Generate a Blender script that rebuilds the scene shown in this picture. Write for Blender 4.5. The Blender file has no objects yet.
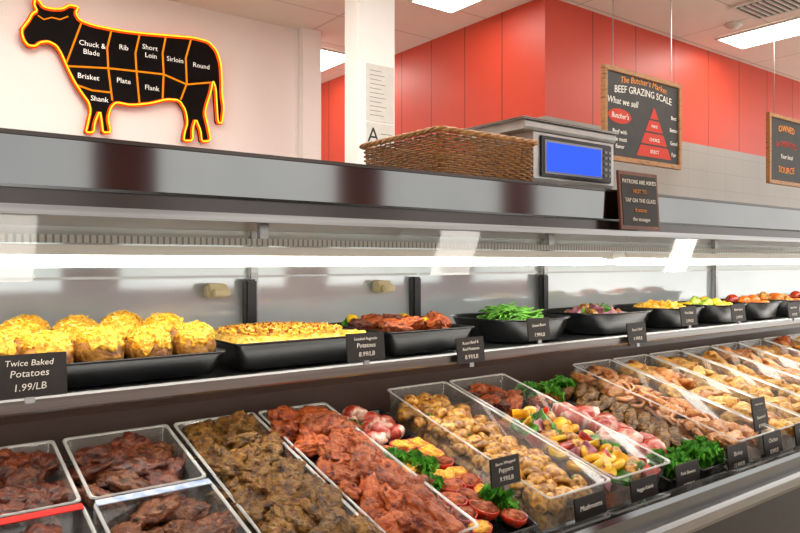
import bpy, bmesh, math, random
from mathutils import Vector, Matrix, noise, Euler
random.seed(7)
R=random.random
def ru(a,b): return a+(b-a)*random.random()
H=1.2
sc=bpy.context.scene
COL=sc.collection
try: sc.view_settings.view_transform='Standard'
except Exception: pass

# ------------------------------------------------------------ helpers
def lin(c):
    if isinstance(c,str):
        c=c.lstrip('#'); c=[int(c[i:i+2],16)/255 for i in (0,2,4)]
    return tuple((x/12.92 if x<=.04045 else ((x+.055)/1.055)**2.4) for x in c[:3])+(1,)
def newmat(name):
    m=bpy.data.materials.new(name); m.use_nodes=True
    nt=m.node_tree; nt.nodes.clear()
    out=nt.nodes.new('ShaderNodeOutputMaterial')
    return m,nt,out
def mat(name,cols,scale=20,rough=.5,metal=0,bump=0,bscale=None,spec=.5,emis=0,rand=0,coat=0,pos=None,stretch=(1,1,1)):
    m,nt,out=newmat(name); N=nt.nodes; L=nt.links
    b=N.new('ShaderNodeBsdfPrincipled'); L.new(b.outputs[0],out.inputs[0])
    b.inputs['Roughness'].default_value=rough; b.inputs['Metallic'].default_value=metal
    b.inputs['Specular IOR Level'].default_value=spec
    b.inputs['Coat Weight'].default_value=coat
    b.inputs['Coat Roughness'].default_value=.15
    if isinstance(cols,str): cols=[cols]
    tc=N.new('ShaderNodeTexCoord'); mp=N.new('ShaderNodeMapping'); mp.inputs['Scale'].default_value=stretch
    L.new(tc.outputs['Object'],mp.inputs[0])
    n=N.new('ShaderNodeTexNoise'); n.inputs['Scale'].default_value=scale; n.inputs['Detail'].default_value=4
    L.new(mp.outputs[0],n.inputs['Vector'])
    cr=N.new('ShaderNodeValToRGB'); L.new(n.outputs['Fac'],cr.inputs[0])
    e=cr.color_ramp.elements
    if len(cols)==1: cols=[cols[0],cols[0]]
    k=len(cols)
    pos=pos or [.32+.36*i/(k-1) for i in range(k)]
    e[0].position=pos[0]; e[0].color=lin(cols[0]); e[1].position=pos[-1]; e[1].color=lin(cols[-1])
    for i in range(1,k-1):
        x=e.new(pos[i]); x.color=lin(cols[i])
    csock=cr.outputs[0]
    if rand:
        oi=N.new('ShaderNodeObjectInfo'); mr=N.new('ShaderNodeMapRange')
        mr.inputs[3].default_value=1-rand; mr.inputs[4].default_value=1+rand
        L.new(oi.outputs['Random'],mr.inputs[0])
        hs=N.new('ShaderNodeHueSaturation'); L.new(mr.outputs[0],hs.inputs['Value']); L.new(csock,hs.inputs['Color']); csock=hs.outputs[0]
    L.new(csock,b.inputs['Base Color'])
    if emis:
        L.new(csock,b.inputs['Emission Color']); b.inputs['Emission Strength'].default_value=emis
    if bump:
        n2=N.new('ShaderNodeTexNoise'); n2.inputs['Scale'].default_value=bscale or scale*2; n2.inputs['Detail'].default_value=5
        L.new(mp.outputs[0],n2.inputs['Vector'])
        bp=N.new('ShaderNodeBump'); bp.inputs['Strength'].default_value=bump; bp.inputs['Distance'].default_value=.01
        L.new(n2.outputs['Fac'],bp.inputs['Height']); L.new(bp.outputs[0],b.inputs['Normal'])
    return m
def seammat(name,cols,axes,rough=.5,line='#7a2018',width=.008,spec=.5):
    """panelled surface: seams every `spacing` metres along axes [(axis,spacing,offset)]"""
    m=mat(name,cols,scale=1.2,rough=rough,spec=spec); nt=m.node_tree; N=nt.nodes; L=nt.links
    b=[x for x in N if x.type=='BSDF_PRINCIPLED'][0]; src=b.inputs['Base Color'].links[0].from_socket
    tc=N.new('ShaderNodeTexCoord'); sp=N.new('ShaderNodeSeparateXYZ'); L.new(tc.outputs['Object'],sp.inputs[0])
    last=None
    for ax,s,off in axes:
        a=N.new('ShaderNodeMath'); a.operation='SUBTRACT'; a.inputs[1].default_value=off; L.new(sp.outputs[ax],a.inputs[0])
        f=N.new('ShaderNodeMath'); f.operation='FLOORED_MODULO'; f.inputs[1].default_value=s; L.new(a.outputs[0],f.inputs[0])
        g=N.new('ShaderNodeMath'); g.operation='LESS_THAN'; g.inputs[1].default_value=width; L.new(f.outputs[0],g.inputs[0])
        if last:
            mx=N.new('ShaderNodeMath'); mx.operation='MAXIMUM'; L.new(last.outputs[0],mx.inputs[0]); L.new(g.outputs[0],mx.inputs[1]); last=mx
        else: last=g
    mix=N.new('ShaderNodeMix'); mix.data_type='RGBA'; L.new(last.outputs[0],mix.inputs[0]); L.new(src,mix.inputs[6]); mix.inputs[7].default_value=lin(line)
    L.new(mix.outputs[2],b.inputs['Base Color'])
    return m
def clear(name,tint='#f4f8f8',diff=0.0,dcol='#ffffff',base=.04,rough=.03,refl=1.0):
    m,nt,out=newmat(name); N=nt.nodes; L=nt.links
    t=N.new('ShaderNodeBsdfTransparent'); t.inputs[0].default_value=lin(tint)
    g=N.new('ShaderNodeBsdfGlossy'); g.inputs['Roughness'].default_value=rough
    f=N.new('ShaderNodeLayerWeight'); f.inputs[0].default_value=.5
    pw=N.new('ShaderNodeMath'); pw.operation='POWER'; pw.inputs[1].default_value=5; L.new(f.outputs['Facing'],pw.inputs[0])
    mu=N.new('ShaderNodeMath'); mu.operation='MULTIPLY_ADD'; mu.inputs[1].default_value=refl*(1-base); mu.inputs[2].default_value=base*refl; L.new(pw.outputs[0],mu.inputs[0])
    mx=N.new('ShaderNodeMixShader'); L.new(mu.outputs[0],mx.inputs[0]); L.new(t.outputs[0],mx.inputs[1]); L.new(g.outputs[0],mx.inputs[2])
    if diff:
        d=N.new('ShaderNodeBsdfDiffuse'); d.inputs[0].default_value=lin(dcol)
        m2=N.new('ShaderNodeMixShader'); m2.inputs[0].default_value=diff; L.new(mx.outputs[0],m2.inputs[1]); L.new(d.outputs[0],m2.inputs[2]); mx=m2
    L.new(mx.outputs[0],out.inputs[0]); return m
def emit(name,col,s):
    m,nt,out=newmat(name); e=nt.nodes.new('ShaderNodeEmission'); e.inputs[0].default_value=lin(col); e.inputs[1].default_value=s
    nt.links.new(e.outputs[0],out.inputs[0]); return m

def wm(o):
    M=o.matrix_basis.copy(); 
    while o.parent:
        M=o.parent.matrix_basis @ o.matrix_parent_inverse @ M; o=o.parent
    return M
def link(name,me,parent=None,local=False):
    o=bpy.data.objects.new(name,me); COL.objects.link(o)
    if parent:
        o.parent=parent
        if not local: o.matrix_parent_inverse=wm(parent).inverted()
    return o
def tag(o,label,cat,group=None,kind=None):
    o['label']=label; o['category']=cat
    if group: o['group']=group
    if kind: o['kind']=kind
    return o
def struct(o): o['kind']='structure'; return o
def empty(name,loc):
    o=bpy.data.objects.new(name,None); o.empty_display_size=.05; o.location=loc; COL.objects.link(o); return o
def mesh(name,vs,fs,mats,smooth=False,mi=None,recalc=True):
    me=bpy.data.meshes.new(name); me.from_pydata([tuple(v) for v in vs],[],fs); 
    if not isinstance(mats,(list,tuple)): mats=[mats]
    for m in mats: me.materials.append(m)
    if recalc:
        bm=bmesh.new(); bm.from_mesh(me); bmesh.ops.recalc_face_normals(bm,faces=bm.faces); bm.to_mesh(me); bm.free()
    if mi: 
        for p,i in zip(me.polygons,mi): p.material_index=i
    if smooth:
        for p in me.polygons: p.use_smooth=True
    return me
def boxmesh(name,x0,x1,y0,y1,z0,z1,m,bev=0):
    bm=bmesh.new(); bmesh.ops.create_cube(bm,size=1)
    for v in bm.verts: v.co=Vector(((x0+x1)/2+v.co.x*(x1-x0),(y0+y1)/2+v.co.y*(y1-y0),(z0+z1)/2+v.co.z*(z1-z0)))
    if bev: bmesh.ops.bevel(bm,geom=bm.edges[:],offset=bev,segments=2,affect='EDGES')
    me=bpy.data.meshes.new(name); bm.to_mesh(me); bm.free(); me.materials.append(m); return me
def box(name,x0,x1,y0,y1,z0,z1,m,parent=None,bev=0,local=False):
    return link(name,boxmesh(name,x0,x1,y0,y1,z0,z1,m,bev),parent,local)
def extrude_x(name,prof,x0,x1,m,parent=None):
    n=len(prof); vs=[(x0,y,z) for y,z in prof]+[(x1,y,z) for y,z in prof]
    fs=[(i,(i+1)%n,n+(i+1)%n,n+i) for i in range(n)]+[tuple(range(n)),tuple(range(2*n-1,n-1,-1))]
    return link(name,mesh(name,vs,fs,m),parent)
def tubegeo(pts,r,sides=6,closed=False,vs=None,fs=None,rf=None):
    vs=[] if vs is None else vs; fs=[] if fs is None else fs
    base=len(vs); n=len(pts); pts=[Vector(p) for p in pts]
    prev=None
    for i,p in enumerate(pts):
        if closed: t=pts[(i+1)%n]-pts[i-1]
        else: t=pts[min(i+1,n-1)]-pts[max(i-1,0)]
        if t.length<1e-9: t=Vector((0,0,1))
        t.normalize()
        if prev is None:
            a=Vector((0,0,1)) if abs(t.z)<.9 else Vector((1,0,0)); u=t.cross(a).normalized()
        else: u=(prev-t*prev.dot(t)).normalized()
        prev=u; w=t.cross(u)
        rr=r*(rf(i/(n-1)) if rf else 1)
        for k in range(sides):
            an=2*math.pi*k/sides; vs.append(p+(u*math.cos(an)+w*math.sin(an))*rr)
    m=n if closed else n-1
    for i in range(m):
        for k in range(sides):
            a=base+i*sides+k; b=base+i*sides+(k+1)%sides; c=base+((i+1)%n)*sides+(k+1)%sides; d=base+((i+1)%n)*sides+k
            fs.append((a,b,c,d))
    if not closed:
        fs.append(tuple(base+k for k in range(sides))); fs.append(tuple(base+(n-1)*sides+k for k in range(sides-1,-1,-1)))
    return vs,fs
def textmesh(s,size,m,align='CENTER',ext=0.0004,shear=0):
    cu=bpy.data.curves.new('lettering','FONT'); cu.body=s; cu.size=size; cu.align_x=align; cu.align_y='CENTER'; cu.extrude=ext; cu.resolution_u=2; cu.shear=shear
    cu.space_line=.95
    ob=bpy.data.objects.new('tmp',cu); COL.objects.link(ob)
    dg=bpy.context.evaluated_depsgraph_get(); me=bpy.data.meshes.new_from_object(ob.evaluated_get(dg)); 
    bpy.data.objects.remove(ob); me.materials.clear(); me.materials.append(m); return me
def text(s,size,loc,m,parent,align='CENTER',tilt=0,shear=0,rotz=0,arch=0):
    me=textmesh(s,size,m,align,shear=shear); o=link('lettering',me,parent)
    if arch:
        for v in me.vertices: v.co.y-=arch*v.co.x*v.co.x
    o.matrix_basis=Matrix.Translation(loc)@Matrix.Rotation(math.radians(90)+tilt,4,'X')@Matrix.Rotation(rotz,4,'Z')
    return o
def rr(w,l,r,z,n=4,cy=0):
    pts=[]
    for cx,cyy,a0 in ((w/2-r,l/2-r,0),(-w/2+r,l/2-r,90),(-w/2+r,-l/2+r,180),(w/2-r,-l/2+r,270)):
        for k in range(n+1):
            a=math.radians(a0+90*k/n); pts.append((cx+r*math.cos(a),cy+cyy+r*math.sin(a),z))
    return pts
def rings(name,loops,mats,caps=(True,False),smooth=True,mi=None):
    n=len(loops[0]); vs=[p for l in loops for p in l]; fs=[]; ids=[]
    for i in range(len(loops)-1):
        for k in range(n):
            fs.append((i*n+k,i*n+(k+1)%n,(i+1)*n+(k+1)%n,(i+1)*n+k)); ids.append(mi[i] if mi else 0)
    if caps[0]: fs.append(tuple(range(n))); ids.append(0)
    if caps[1]: fs.append(tuple(range((len(loops)-1)*n,len(loops)*n))); ids.append(mi[-1] if mi else 0)
    return mesh(name,vs,fs,mats,smooth,ids)
def blobmesh(name,sx,sy,sz,m,amp=.25,fr=1.6,amp2=.1,fr2=5,sub=4,ridge=0,flat=0,box_=0):
    bm=bmesh.new(); bmesh.ops.create_icosphere(bm,subdivisions=sub,radius=1)
    s=Vector((ru(-50,50),ru(-50,50),ru(-50,50)))
    for v in bm.verts:
        n=v.co.normalized()
        d=1+amp*noise.noise(n*fr+s)+amp2*noise.noise(n*fr2+s)
        if ridge: d+=ridge*(1-2*abs(noise.noise(n*fr*2.2+s*2)))-ridge*.5
        c=n*d
        if box_:   # thick-cut: push towards a rounded slab
            c=Vector([math.copysign(abs(q)**(1-box_),q) for q in c])
        v.co=Vector((c.x*sx,c.y*sy,c.z*sz))
    me=bpy.data.meshes.new(name); bm.to_mesh(me); bm.free(); me.materials.append(m)
    for p in me.polygons: p.use_smooth=True
    return me

# ------------------------------------------------------------ materials
M_steel=mat('polished_steel',['#6a6c6e','#767879'],scale=2,rough=.08,metal=1)
M_steel2=mat('satin_steel',['#8a8a8a','#a2a2a2'],scale=5,rough=.3,metal=1,stretch=(.3,20,20))
M_chrome=mat('chrome',['#a0a0a0','#b0b0b0'],rough=.12,metal=1)
M_darktrim=mat('dark_bronze_trim',['#2e221d','#3a2c26'],scale=4,rough=.2,spec=.6)
M_black=mat('black_plastic',['#121212','#1b1b1c'],scale=30,rough=.35)
M_bowl=mat('black_serving_ware',['#16181a','#202326'],scale=30,rough=.22,coat=.3)
M_white=mat('white_enamel',['#dcdad5','#e8e6e1'],scale=4,rough=.35)
M_under2=mat('taupe_underside',['#8c8078','#9a8e86'],scale=4,rough=.35)
M_door=mat('rear_door_panel',['#ccd5d9','#e4e8e8'],scale=1.5,rough=.06,metal=.35)
M_glass=clear('front_glass_clear',tint='#f2f4f2',base=.03,rough=.04)
M_pan=clear('clear_polycarbonate',tint='#f3f6f6',diff=.06,rough=.06,refl=1.4)
M_rim=clear('polycarbonate_rim',tint='#f0f4f4',diff=.42,dcol='#fcfefd',rough=.1,refl=2)
M_tube=emit('case_lamp_glow','#fffaf0',17)
M_under=emit('added_shelf_glow','#fff2dc',6)
M_panel=emit('ceiling_lamp_glow','#fff8ee',16)
M_board=mat('chalkboard_slate',['#23211f','#2d2a28'],scale=12,rough=.6)
M_wood=mat('oiled_wood_frame',['#8a5a2c','#a8743c','#6e4420'],scale=14,rough=.45,stretch=(1,1,8))
M_chalk=mat('chalk_white',['#e8e4da'],rough=.8)
M_chalkred=mat('chalk_red',['#bc3828'],rough=.8)
M_chalkor=mat('chalk_orange',['#e8913c'],rough=.8)
M_tag=mat('price_tag_black',['#191513','#241d1a'],scale=40,rough=.5)
M_wick=mat('wicker_willow',['#52301a','#a07038','#744624'],scale=60,rough=.45)
M_wick2=mat('wicker_willow_light',['#8a5628','#c89250'],scale=50,rough=.45)

MEATB=mat('marinated_brown_meat',['#260e06','#5e2c14','#7c4a26','#42200e'],scale=36,rough=.42,bump=.8,bscale=85,rand=.28,spec=.45,coat=.08)
MEATC=mat('herb_rubbed_meat',['#2c1805','#684012','#8c6426','#46300c'],scale=42,rough=.45,bump=1,bscale=105,rand=.28,spec=.4,coat=.05)
MEATD=mat('red_spiced_meat',['#541606','#9c4012','#b8602a','#6c2208'],scale=34,rough=.42,bump=.8,bscale=90,rand=.25,spec=.4,coat=.08)
MEATE=mat('dark_pepper_meat',['#200805','#501e10','#74381e','#321008'],scale=36,rough=.42,bump=.8,bscale=85,rand=.28,coat=.08)
MUSH=mat('marinated_mushroom',['#5a2c08','#a4661a','#d8a448','#7c4410'],scale=45,rough=.3,bump=.5,bscale=90,rand=.25,coat=.25)
KALE=mat('curly_kale',['#22600f','#4a9a20','#80c840'],scale=40,rough=.5,bump=.3)
PEPR=mat('red_pepper',['#7c1008','#c02c12','#d04018'],scale=22,rough=.28,rand=.2,coat=.25)
PEPY=mat('yellow_pepper',['#c07c10','#ecb018','#f4cc38'],scale=22,rough=.28,rand=.12,coat=.25)
PEPG=mat('green_pepper',['#1c400c','#3f7a18','#5c9a28'],scale=22,rough=.28,rand=.2,coat=.25)
ONION=mat('red_onion',['#6e1c3c','#b87888','#c8a098'],scale=30,rough=.3,rand=.1)
CHICK=mat('raw_marinated_chicken',['#9c5424','#cc9050','#b06830','#824216'],scale=38,rough=.36,bump=.7,bscale=80,rand=.22,coat=.15)
CHICKY=mat('yellow_seasoned_chicken',['#965210','#cc9030','#e4b45c','#a45c14'],scale=38,rough=.36,bump=.7,bscale=85,rand=.22,coat=.15)
SHRIMP=mat('shrimp_flesh',['#b06c3c','#d89c6c','#c47c48'],scale=30,rough=.28,rand=.18,coat=.3)
BREAD=mat('breaded_crust',['#8a4f18','#c4842f','#dba548'],scale=80,rough=.6,bump=1,bscale=150,rand=.2)
CHEESE=mat('shredded_cheese',['#e09a10','#f5c234','#fbe08a'],scale=90,rough=.45,bump=.5,bscale=140,rand=.08)
CHEESO=mat('melted_orange_cheese',['#c86c08','#eea018','#f8c440','#e08c10'],scale=50,rough=.42,bump=.9,bscale=90)
POTSKIN=mat('baked_potato_skin',['#7c4a1c','#b88438','#a06c28','#643a16'],scale=36,rough=.5,bump=.6,bscale=60,rand=.15)
BEAN=mat('green_bean',['#3c7a18','#6cae30'],scale=20,rough=.35,rand=.2)
LEMON=mat('lemon_rind',['#e4b40c','#f4d63a'],scale=20,rough=.35,bump=.2,rand=.1)
ORANGE=mat('orange_rind',['#d0560c','#ea8420'],scale=20,rough=.35,bump=.2,rand=.1)
APPLE=mat('red_apple_skin',['#9c1c10','#c84a22'],scale=16,rough=.25,rand=.15)
LIME=mat('green_pear_skin',['#8aa82a','#b4cc4c'],scale=16,rough=.3,rand=.15)
SAL=mat('pasta_salad',['#d8a850','#f0dca0','#c88a3c'],scale=40,rough=.4,bump=.4,rand=.15)
BACON=mat('bacon_wrap',['#8c1c10','#b8402c','#f0d0c0','#9c2c1c'],scale=22,rough=.3,bump=.3,rand=.12,coat=.3,stretch=(1.6,.5,.5))

# ------------------------------------------------------------ room shell
M_ceil=seammat('ceiling_tiles',['#e4dcd2','#eae3da'],[(0,1.22,.3),(1,.61,.1)],rough=.8,line='#c8c1b8',width=.016)
M_redR=seammat('red_wall_panels',['#c43c24','#cc462e'],[(0,.52,3.63)],rough=.45,line='#84200f',width=.012)
M_redL=seammat('red_side_panels',['#c43c24','#cc462e'],[(1,.4,3.2)],rough=.45,line='#84200f',width=.012)
M_tile=seammat('grey_wall_tile',['#8e8780','#99928b'],[(0,.3,0),(2,.15,.02)],rough=.35,line='#857e77',width=.005)
M_wall=mat('pale_pink_wall',['#f3e8e6','#f7edea'],scale=.8,rough=.7)
M_wallw=mat('white_wall_paint',['#f4f1ee','#f8f5f2'],scale=.8,rough=.7)
M_floor=seammat('floor_tile',['#a89a88','#b8aa98'],[(0,.45,0),(1,.45,0)],rough=.35,line='#7c7060',width=.008)
CZ=H+1.805
struct(box('floor',-3.2,9,-4.2,8,-.1,0,M_floor))
struct(box('ceiling',-3.2,9,-4.2,8,CZ,CZ+.1,M_ceil))
struct(box('wall_back',-3.1,2.66,4.83,4.95,0,CZ,M_wall))
struct(box('trim_1',2.66,2.82,4.76,5.0,0,CZ,M_wallw))
struct(box('wall_side',3.646,3.76,3.32,6.9,H+.2,CZ,M_redL))
struct(box('wall_right',3.646,8.9,3.2,3.32,H+.99,CZ,M_redR))
struct(box('wall_right',3.646,8.9,3.2,3.32,0,H+.99,M_tile))
struct(box('wall_side',3.65,3.76,3.32,6.9,0,H+.2,M_tile))
struct(box('wall_far',2.4,3.64,6.9,7.02,0,CZ,M_wallw))
struct(box('wall_left',-3.2,-3.1,-4.2,5,0,CZ,M_wallw))
# storefront piers and sill on the customer side, unseen, added to vary reflections (daylight enters between them)
M_pier=mat('storefront_pier',['#7c2c1c','#8c3a28'],scale=2,rough=.7)
struct(box('wall_front',-3.2,9,-4.2,-4.05,0,.9,M_pier))
struct(box('wall_front',-3.2,9,-4.2,-4.05,2.55,CZ,M_pier))
for i,x in enumerate((-3.1,-.9,1.6,4.2,6.8)):
    struct(box('wall_front',x,x+.55,-4.2,-4.05,.9,2.55,M_pier))

# white pillar with notices
p=empty('square_pillar',(2.465,3.575,0))
tag(p,'white painted square column with paper notices taped on','column')
box('shaft',2.328,2.603,3.5,3.65,0,CZ-.001,M_wallw,p,bev=.004)
M_paper=mat('notice_paper',['#d2cfc8','#dad7d0'],rough=.7); M_ink=mat('grey_print',['#6c6a68'],rough=.7); M_ink2=mat('black_print',['#2c2a28'],rough=.7)
pp=p
box('paper_notice',2.385,2.59,3.4945,3.4999,H+.855,H+1.20,M_paper,pp)
box('paper_notice',2.385,2.59,3.4945,3.4999,H+.68,H+.845,M_paper,pp)
for k in range(11):
    box('printed_line',2.41,2.41+ru(.08,.15),3.4935,3.4946,H+.89+k*.027,H+.893+k*.027,M_ink,pp)
text('A',.13,(2.435,3.4935,H+.765),M_ink2,pp)
box('printed_line',2.49,2.57,3.4935,3.4946,H+.78,H+.784,M_ink,pp); box('printed_line',2.49,2.56,3.4935,3.4946,H+.75,H+.754,M_ink,pp)

# ceiling lights
M_frame=mat('troffer_frame',['#d8d4cc'],rough=.5)
def troffer(x0,x1,y0,y1,label='white recessed fluorescent ceiling light panel'):
    e=empty('ceiling_light',((x0+x1)/2,(y0+y1)/2,CZ)); tag(e,label,'ceiling light',group='ceiling light panels')
    box('light_diffuser',x0+.02,x1-.02,y0+.02,y1-.02,CZ-.014,CZ-.004,M_panel,e)
    loops=[rr(x1-x0,y1-y0,.002,CZ-.001),rr(x1-x0,y1-y0,.002,CZ-.018),rr(x1-x0-.04,y1-y0-.04,.002,CZ-.018),rr(x1-x0-.04,y1-y0-.04,.002,CZ-.001)]
    me=rings('light_frame',loops,M_frame,(False,False),False)
    f=link('light_frame',me,e,True); f.location=(0,0,-CZ)
troffer(5.43,5.86,1.75,2.99)
troffer(3.0,3.4,5.1,5.85)
troffer(2.95,3.35,3.35,3.82)
troffer(-.3,.1,2.3,3.52); troffer(.55,.95,2.9,4.1); troffer(1.2,1.6,2.3,3.52); troffer(2.2,2.6,1.4,2.62); troffer(3.9,4.3,.9,2.12)  # out-of-view panels, added to brighten the back wall and pillar
for x in (.2,2.6,5.0):
    for y in (-2.9,.2):
        troffer(x,x+.35,y,y+1.22)
M_dark=mat('dark_gap',['#3a3632'],rough=.8)
v=empty('ceiling_vent',(5.05,2.35,CZ)); tag(v,'square white ceiling air vent with dark louvre slats','vent')
box('duct_opening',4.87,5.23,2.17,2.53,CZ-.006,CZ-.001,M_dark,v)
for k in range(8):
    box('louvre',4.88,5.22,2.185+k*.043,2.2+k*.043,CZ-.02,CZ-.007,M_frame,v)
loops=[rr(.42,.42,.004,-.001),rr(.42,.42,.004,-.016),rr(.36,.36,.004,-.016),rr(.36,.36,.004,-.001)]
f=link('vent_frame',rings('vent_frame',loops,M_frame,(False,False),False),v,True)
def lathe(name,prof,m,seg=28,smooth=True):
    vs=[];fs=[]
    for r,z in prof:
        for k in range(seg):
            a=2*math.pi*k/seg; vs.append((r*math.cos(a),r*math.sin(a),z))
    for i in range(len(prof)-1):
        for k in range(seg): fs.append((i*seg+k,i*seg+(k+1)%seg,(i+1)*seg+(k+1)%seg,(i+1)*seg+k))
    fs.append(tuple(range(seg))); fs.append(tuple(range((len(prof)-1)*seg,len(prof)*seg)))
    return mesh(name,vs,fs,m,smooth)
o=link('smoke_detector',lathe('smoke_detector',[(.06,0),(.06,-.015),(.048,-.02),(.035,-.035),(.012,-.04)],M_frame)); o.location=(5.22,2.72,CZ-.001)
tag(o,'round white smoke detector on the ceiling','smoke detector')

# ------------------------------------------------------------ bull sign (flat sign traced on the wall plane)
def wp(px,py,Y):
    u=(px-400)/702; xd=.6025+.798*u; yd=.798-.6025*u
    return (Y*xd/yd, H+(262-py)/702*Y/yd)
M_bull=mat('black_sign_panel',['#0c0909','#140e0f'],scale=3,rough=.7,spec=.1)
M_neonO=emit('neon_orange','#ff4e10',1.3); M_neonY=emit('neon_yellow','#ffcc30',2.0); M_neonL=emit('neon_amber','#ff8c18',1.2); M_signw=mat('sign_white_letters',['#f4efe8'],rough=.5,emis=.4)
ol=[(20,37),(20,32),(23,28),(27,23),(30,17),(35,14),(32,8),(33,1),(37,4),(41,10),(50,12),(60,12),(67,8),(76,10),(73,16),(77,23),(90,28),(115,33),(140,36),(165,38),(190,40),(205,44),(213,53),(217,66),(218,82),(218,97),(220,110),(218,125),(214,124),(213,108),(212,90),(209,82),(207,94),(203,106),(201,115),(204,127),(207,142),(198,143),(197,132),(192,120),(189,130),(189,142),(180,142),(181,134),(184,124),(182,112),(176,102),(163,101),(148,105),(128,107),(113,104),(108,109),(105,120),(108,134),(100,134),(99,124),(97,112),(92,124),(91,134),(83,134),(85,126),(88,112),(86,104),(80,96),(72,84),(65,70),(59,56),(54,48),(46,44),(38,45),(33,49),(26,48),(22,43)]
def smoothpoly(pts,it=2):
    for _ in range(it):
        q=[]
        for i in range(len(pts)):
            a=pts[i]; b=pts[(i+1)%len(pts)]
            q+= [(a[0]*.82+b[0]*.18,a[1]*.82+b[1]*.18),(a[0]*.18+b[0]*.82,a[1]*.18+b[1]*.82)]
        pts=q
    return pts
WY=4.83
ol2=smoothpoly(ol,1); w=[wp(a,b,WY) for a,b in ol2]
b=empty('bull_neon_sign',(1.35,WY,H+.75)); tag(b,'black bull shaped butcher cuts sign with orange neon outline','sign')
n=len(w); vs=[(x,WY-.05,z) for x,z in w]+[(x,WY-.002,z) for x,z in w]
fs=[tuple(range(n)),tuple(range(2*n-1,n-1,-1))]+[(i,(i+1)%n,n+(i+1)%n,n+i) for i in range(n)]
link('bull_panel',mesh('bull_panel',vs,fs,M_bull),b)
vs,fs=tubegeo([(x,WY-.055,z) for x,z in w],.0125,8,True); link('neon_tube',mesh('neon_tube',vs,fs,M_neonO,True),b)['label']='red orange neon outline tube'
vs,fs=tubegeo([(x,WY-.073,z) for x,z in w],.0048,8,True); link('neon_tube',mesh('neon_tube',vs,fs,M_neonY,True),b)['label']='thin yellow neon tube'
vs,fs=tubegeo([(x,WY-.058,z) for x,z in [wp(a,c,WY) for a,c in ((36,18),(42,22),(50,20),(58,22),(66,19))]],.004,6); link('cut_line',mesh('cut_line',vs,fs,M_neonL,True),b)
for ln in ([(79,26),(70,50),(64,66)],[(109,33),(105,50),(106,70),(110,102)],[(137,37),(133,55),(134,72),(137,105)],[(163,39),(160,55),(161,75),(160,100)],[(188,42),(183,60),(184,85),(178,101)],[(66,68),(106,70),(134,73),(161,76),(184,86)],[(73,86),(90,92),(108,94)],[(184,86),(208,84)]):
    pts=[wp(a,c,WY) for a,c in ln]; vs,fs=tubegeo([(x,WY-.054,z) for x,z in pts],.006,6); link('cut_line',mesh('cut_line',vs,fs,M_neonL,True),b)
for s,px,py in (('Chuck &',90,47),('Blade',89,55),('Rib',121,50),('Short',147,50),('Loin',148,58),('Sirloin',172,62),('Round',198,68),('Brisket',86,79),('Plate',121,83),('Flank',149,90),('Shank',97,101)):
    x,z=wp(px,py,WY); text(s,.046,(x,WY-.062,z),M_signw,b)

# ------------------------------------------------------------ hanging chalkboards
def chalkboard(x0,x1,z0,z1,y,label):
    e=empty('hanging_chalkboard',((x0+x1)/2,y,H+z0)); tag(e,label,'sign',group='wood framed chalkboard signs')
    box('slate_panel',x0+.02,x1-.02,y-.004,y+.012,H+z0+.02,H+z1-.02,M_board,e)
    box('frame_rail',x0,x1,y-.015,y+.015,H+z1-.03,H+z1,M_wood,e,bev=.003)
    box('frame_rail',x0,x1,y-.015,y+.015,H+z0,H+z0+.03,M_wood,e,bev=.003)
    box('frame_stile',x0,x0+.03,y-.0155,y+.0155,H+z0+.03,H+z1-.03,M_wood,e,bev=.003)
    box('frame_stile',x1-.03,x1,y-.0155,y+.0155,H+z0+.03,H+z1-.03,M_wood,e,bev=.003)
    for x in (x0+.1,x1-.1):
        vs,fs=tubegeo([(x,y,H+z1-.005),(x,y,CZ)],.003,6); link('hanging_wire',mesh('hanging_wire',vs,fs,M_steel2),e)
    return e
e=chalkboard(3.47,4.29,.61,1.176,2.6,'wood framed chalkboard hanging on wires, beef grazing scale pyramid')
fy=2.5945
text("The Butcher's Market",.056,(3.88,fy,H+1.125),M_chalkor,e,shear=.2,arch=.35)
text("BEEF GRAZING SCALE",.062,(3.88,fy,H+1.06),M_chalk,e,arch=.2)
text("What we sell",.058,(3.66,fy,H+.975),M_chalk,e,shear=.2)
cx=3.99; zb=.665; zt=.99
for k in range(4):
    a=k/4; c=(k+.86)/4; wa=.19*(1-a); wc=.19*(1-c); za=zb+(zt-zb)*a; zc=zb+(zt-zb)*c
    vs=[(cx-wa,fy,H+za),(cx+wa,fy,H+za),(cx+wc,fy,H+zc),(cx-wc,fy,H+zc)]
    link('pyramid_tier',mesh('pyramid_tier',vs,[(0,1,2,3)],M_chalkred),e)
text("PRIME",.026,(cx,fy-.002,H+.86),M_chalk,e); text("CHOICE",.03,(cx,fy-.002,H+.775),M_chalk,e); text("SELECT",.03,(cx,fy-.002,H+.70),M_chalk,e)
for s,z in (("Best",.94),("Better",.86),("Good",.775),("Fair",.70)): text(s,.036,(4.21,fy,H+z),M_chalk,e)
vs=[(3.63+.115*math.cos(t*math.pi/16),fy,H+.885+.045*math.sin(t*math.pi/16)) for t in range(32)]
link('emblem',mesh('emblem',vs,[tuple(range(32))],M_chalkred),e)
text("Butcher's",.046,(3.63,fy-.002,H+.885),M_chalk,e,shear=.2)
for i,t_ in enumerate(("Beef with","the most","flavor")): text(t_,.038,(3.63,fy,H+.79-.045*i),M_chalk,e)
e=chalkboard(5.50,6.32,.606,1.15,2.6,'wood framed chalkboard hanging on wires, owned and operated lettering')
text("OWNED",.07,(5.80,fy,H+1.05),M_chalkor,e,arch=.6); text("& OPERATED",.06,(5.80,fy,H+.93),M_chalkred,e,arch=.5)
text("Your local",.05,(5.80,fy,H+.83),M_chalk,e,shear=.2); text("SOURCE",.07,(5.80,fy,H+.72),M_chalkor,e,arch=-.5)

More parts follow.
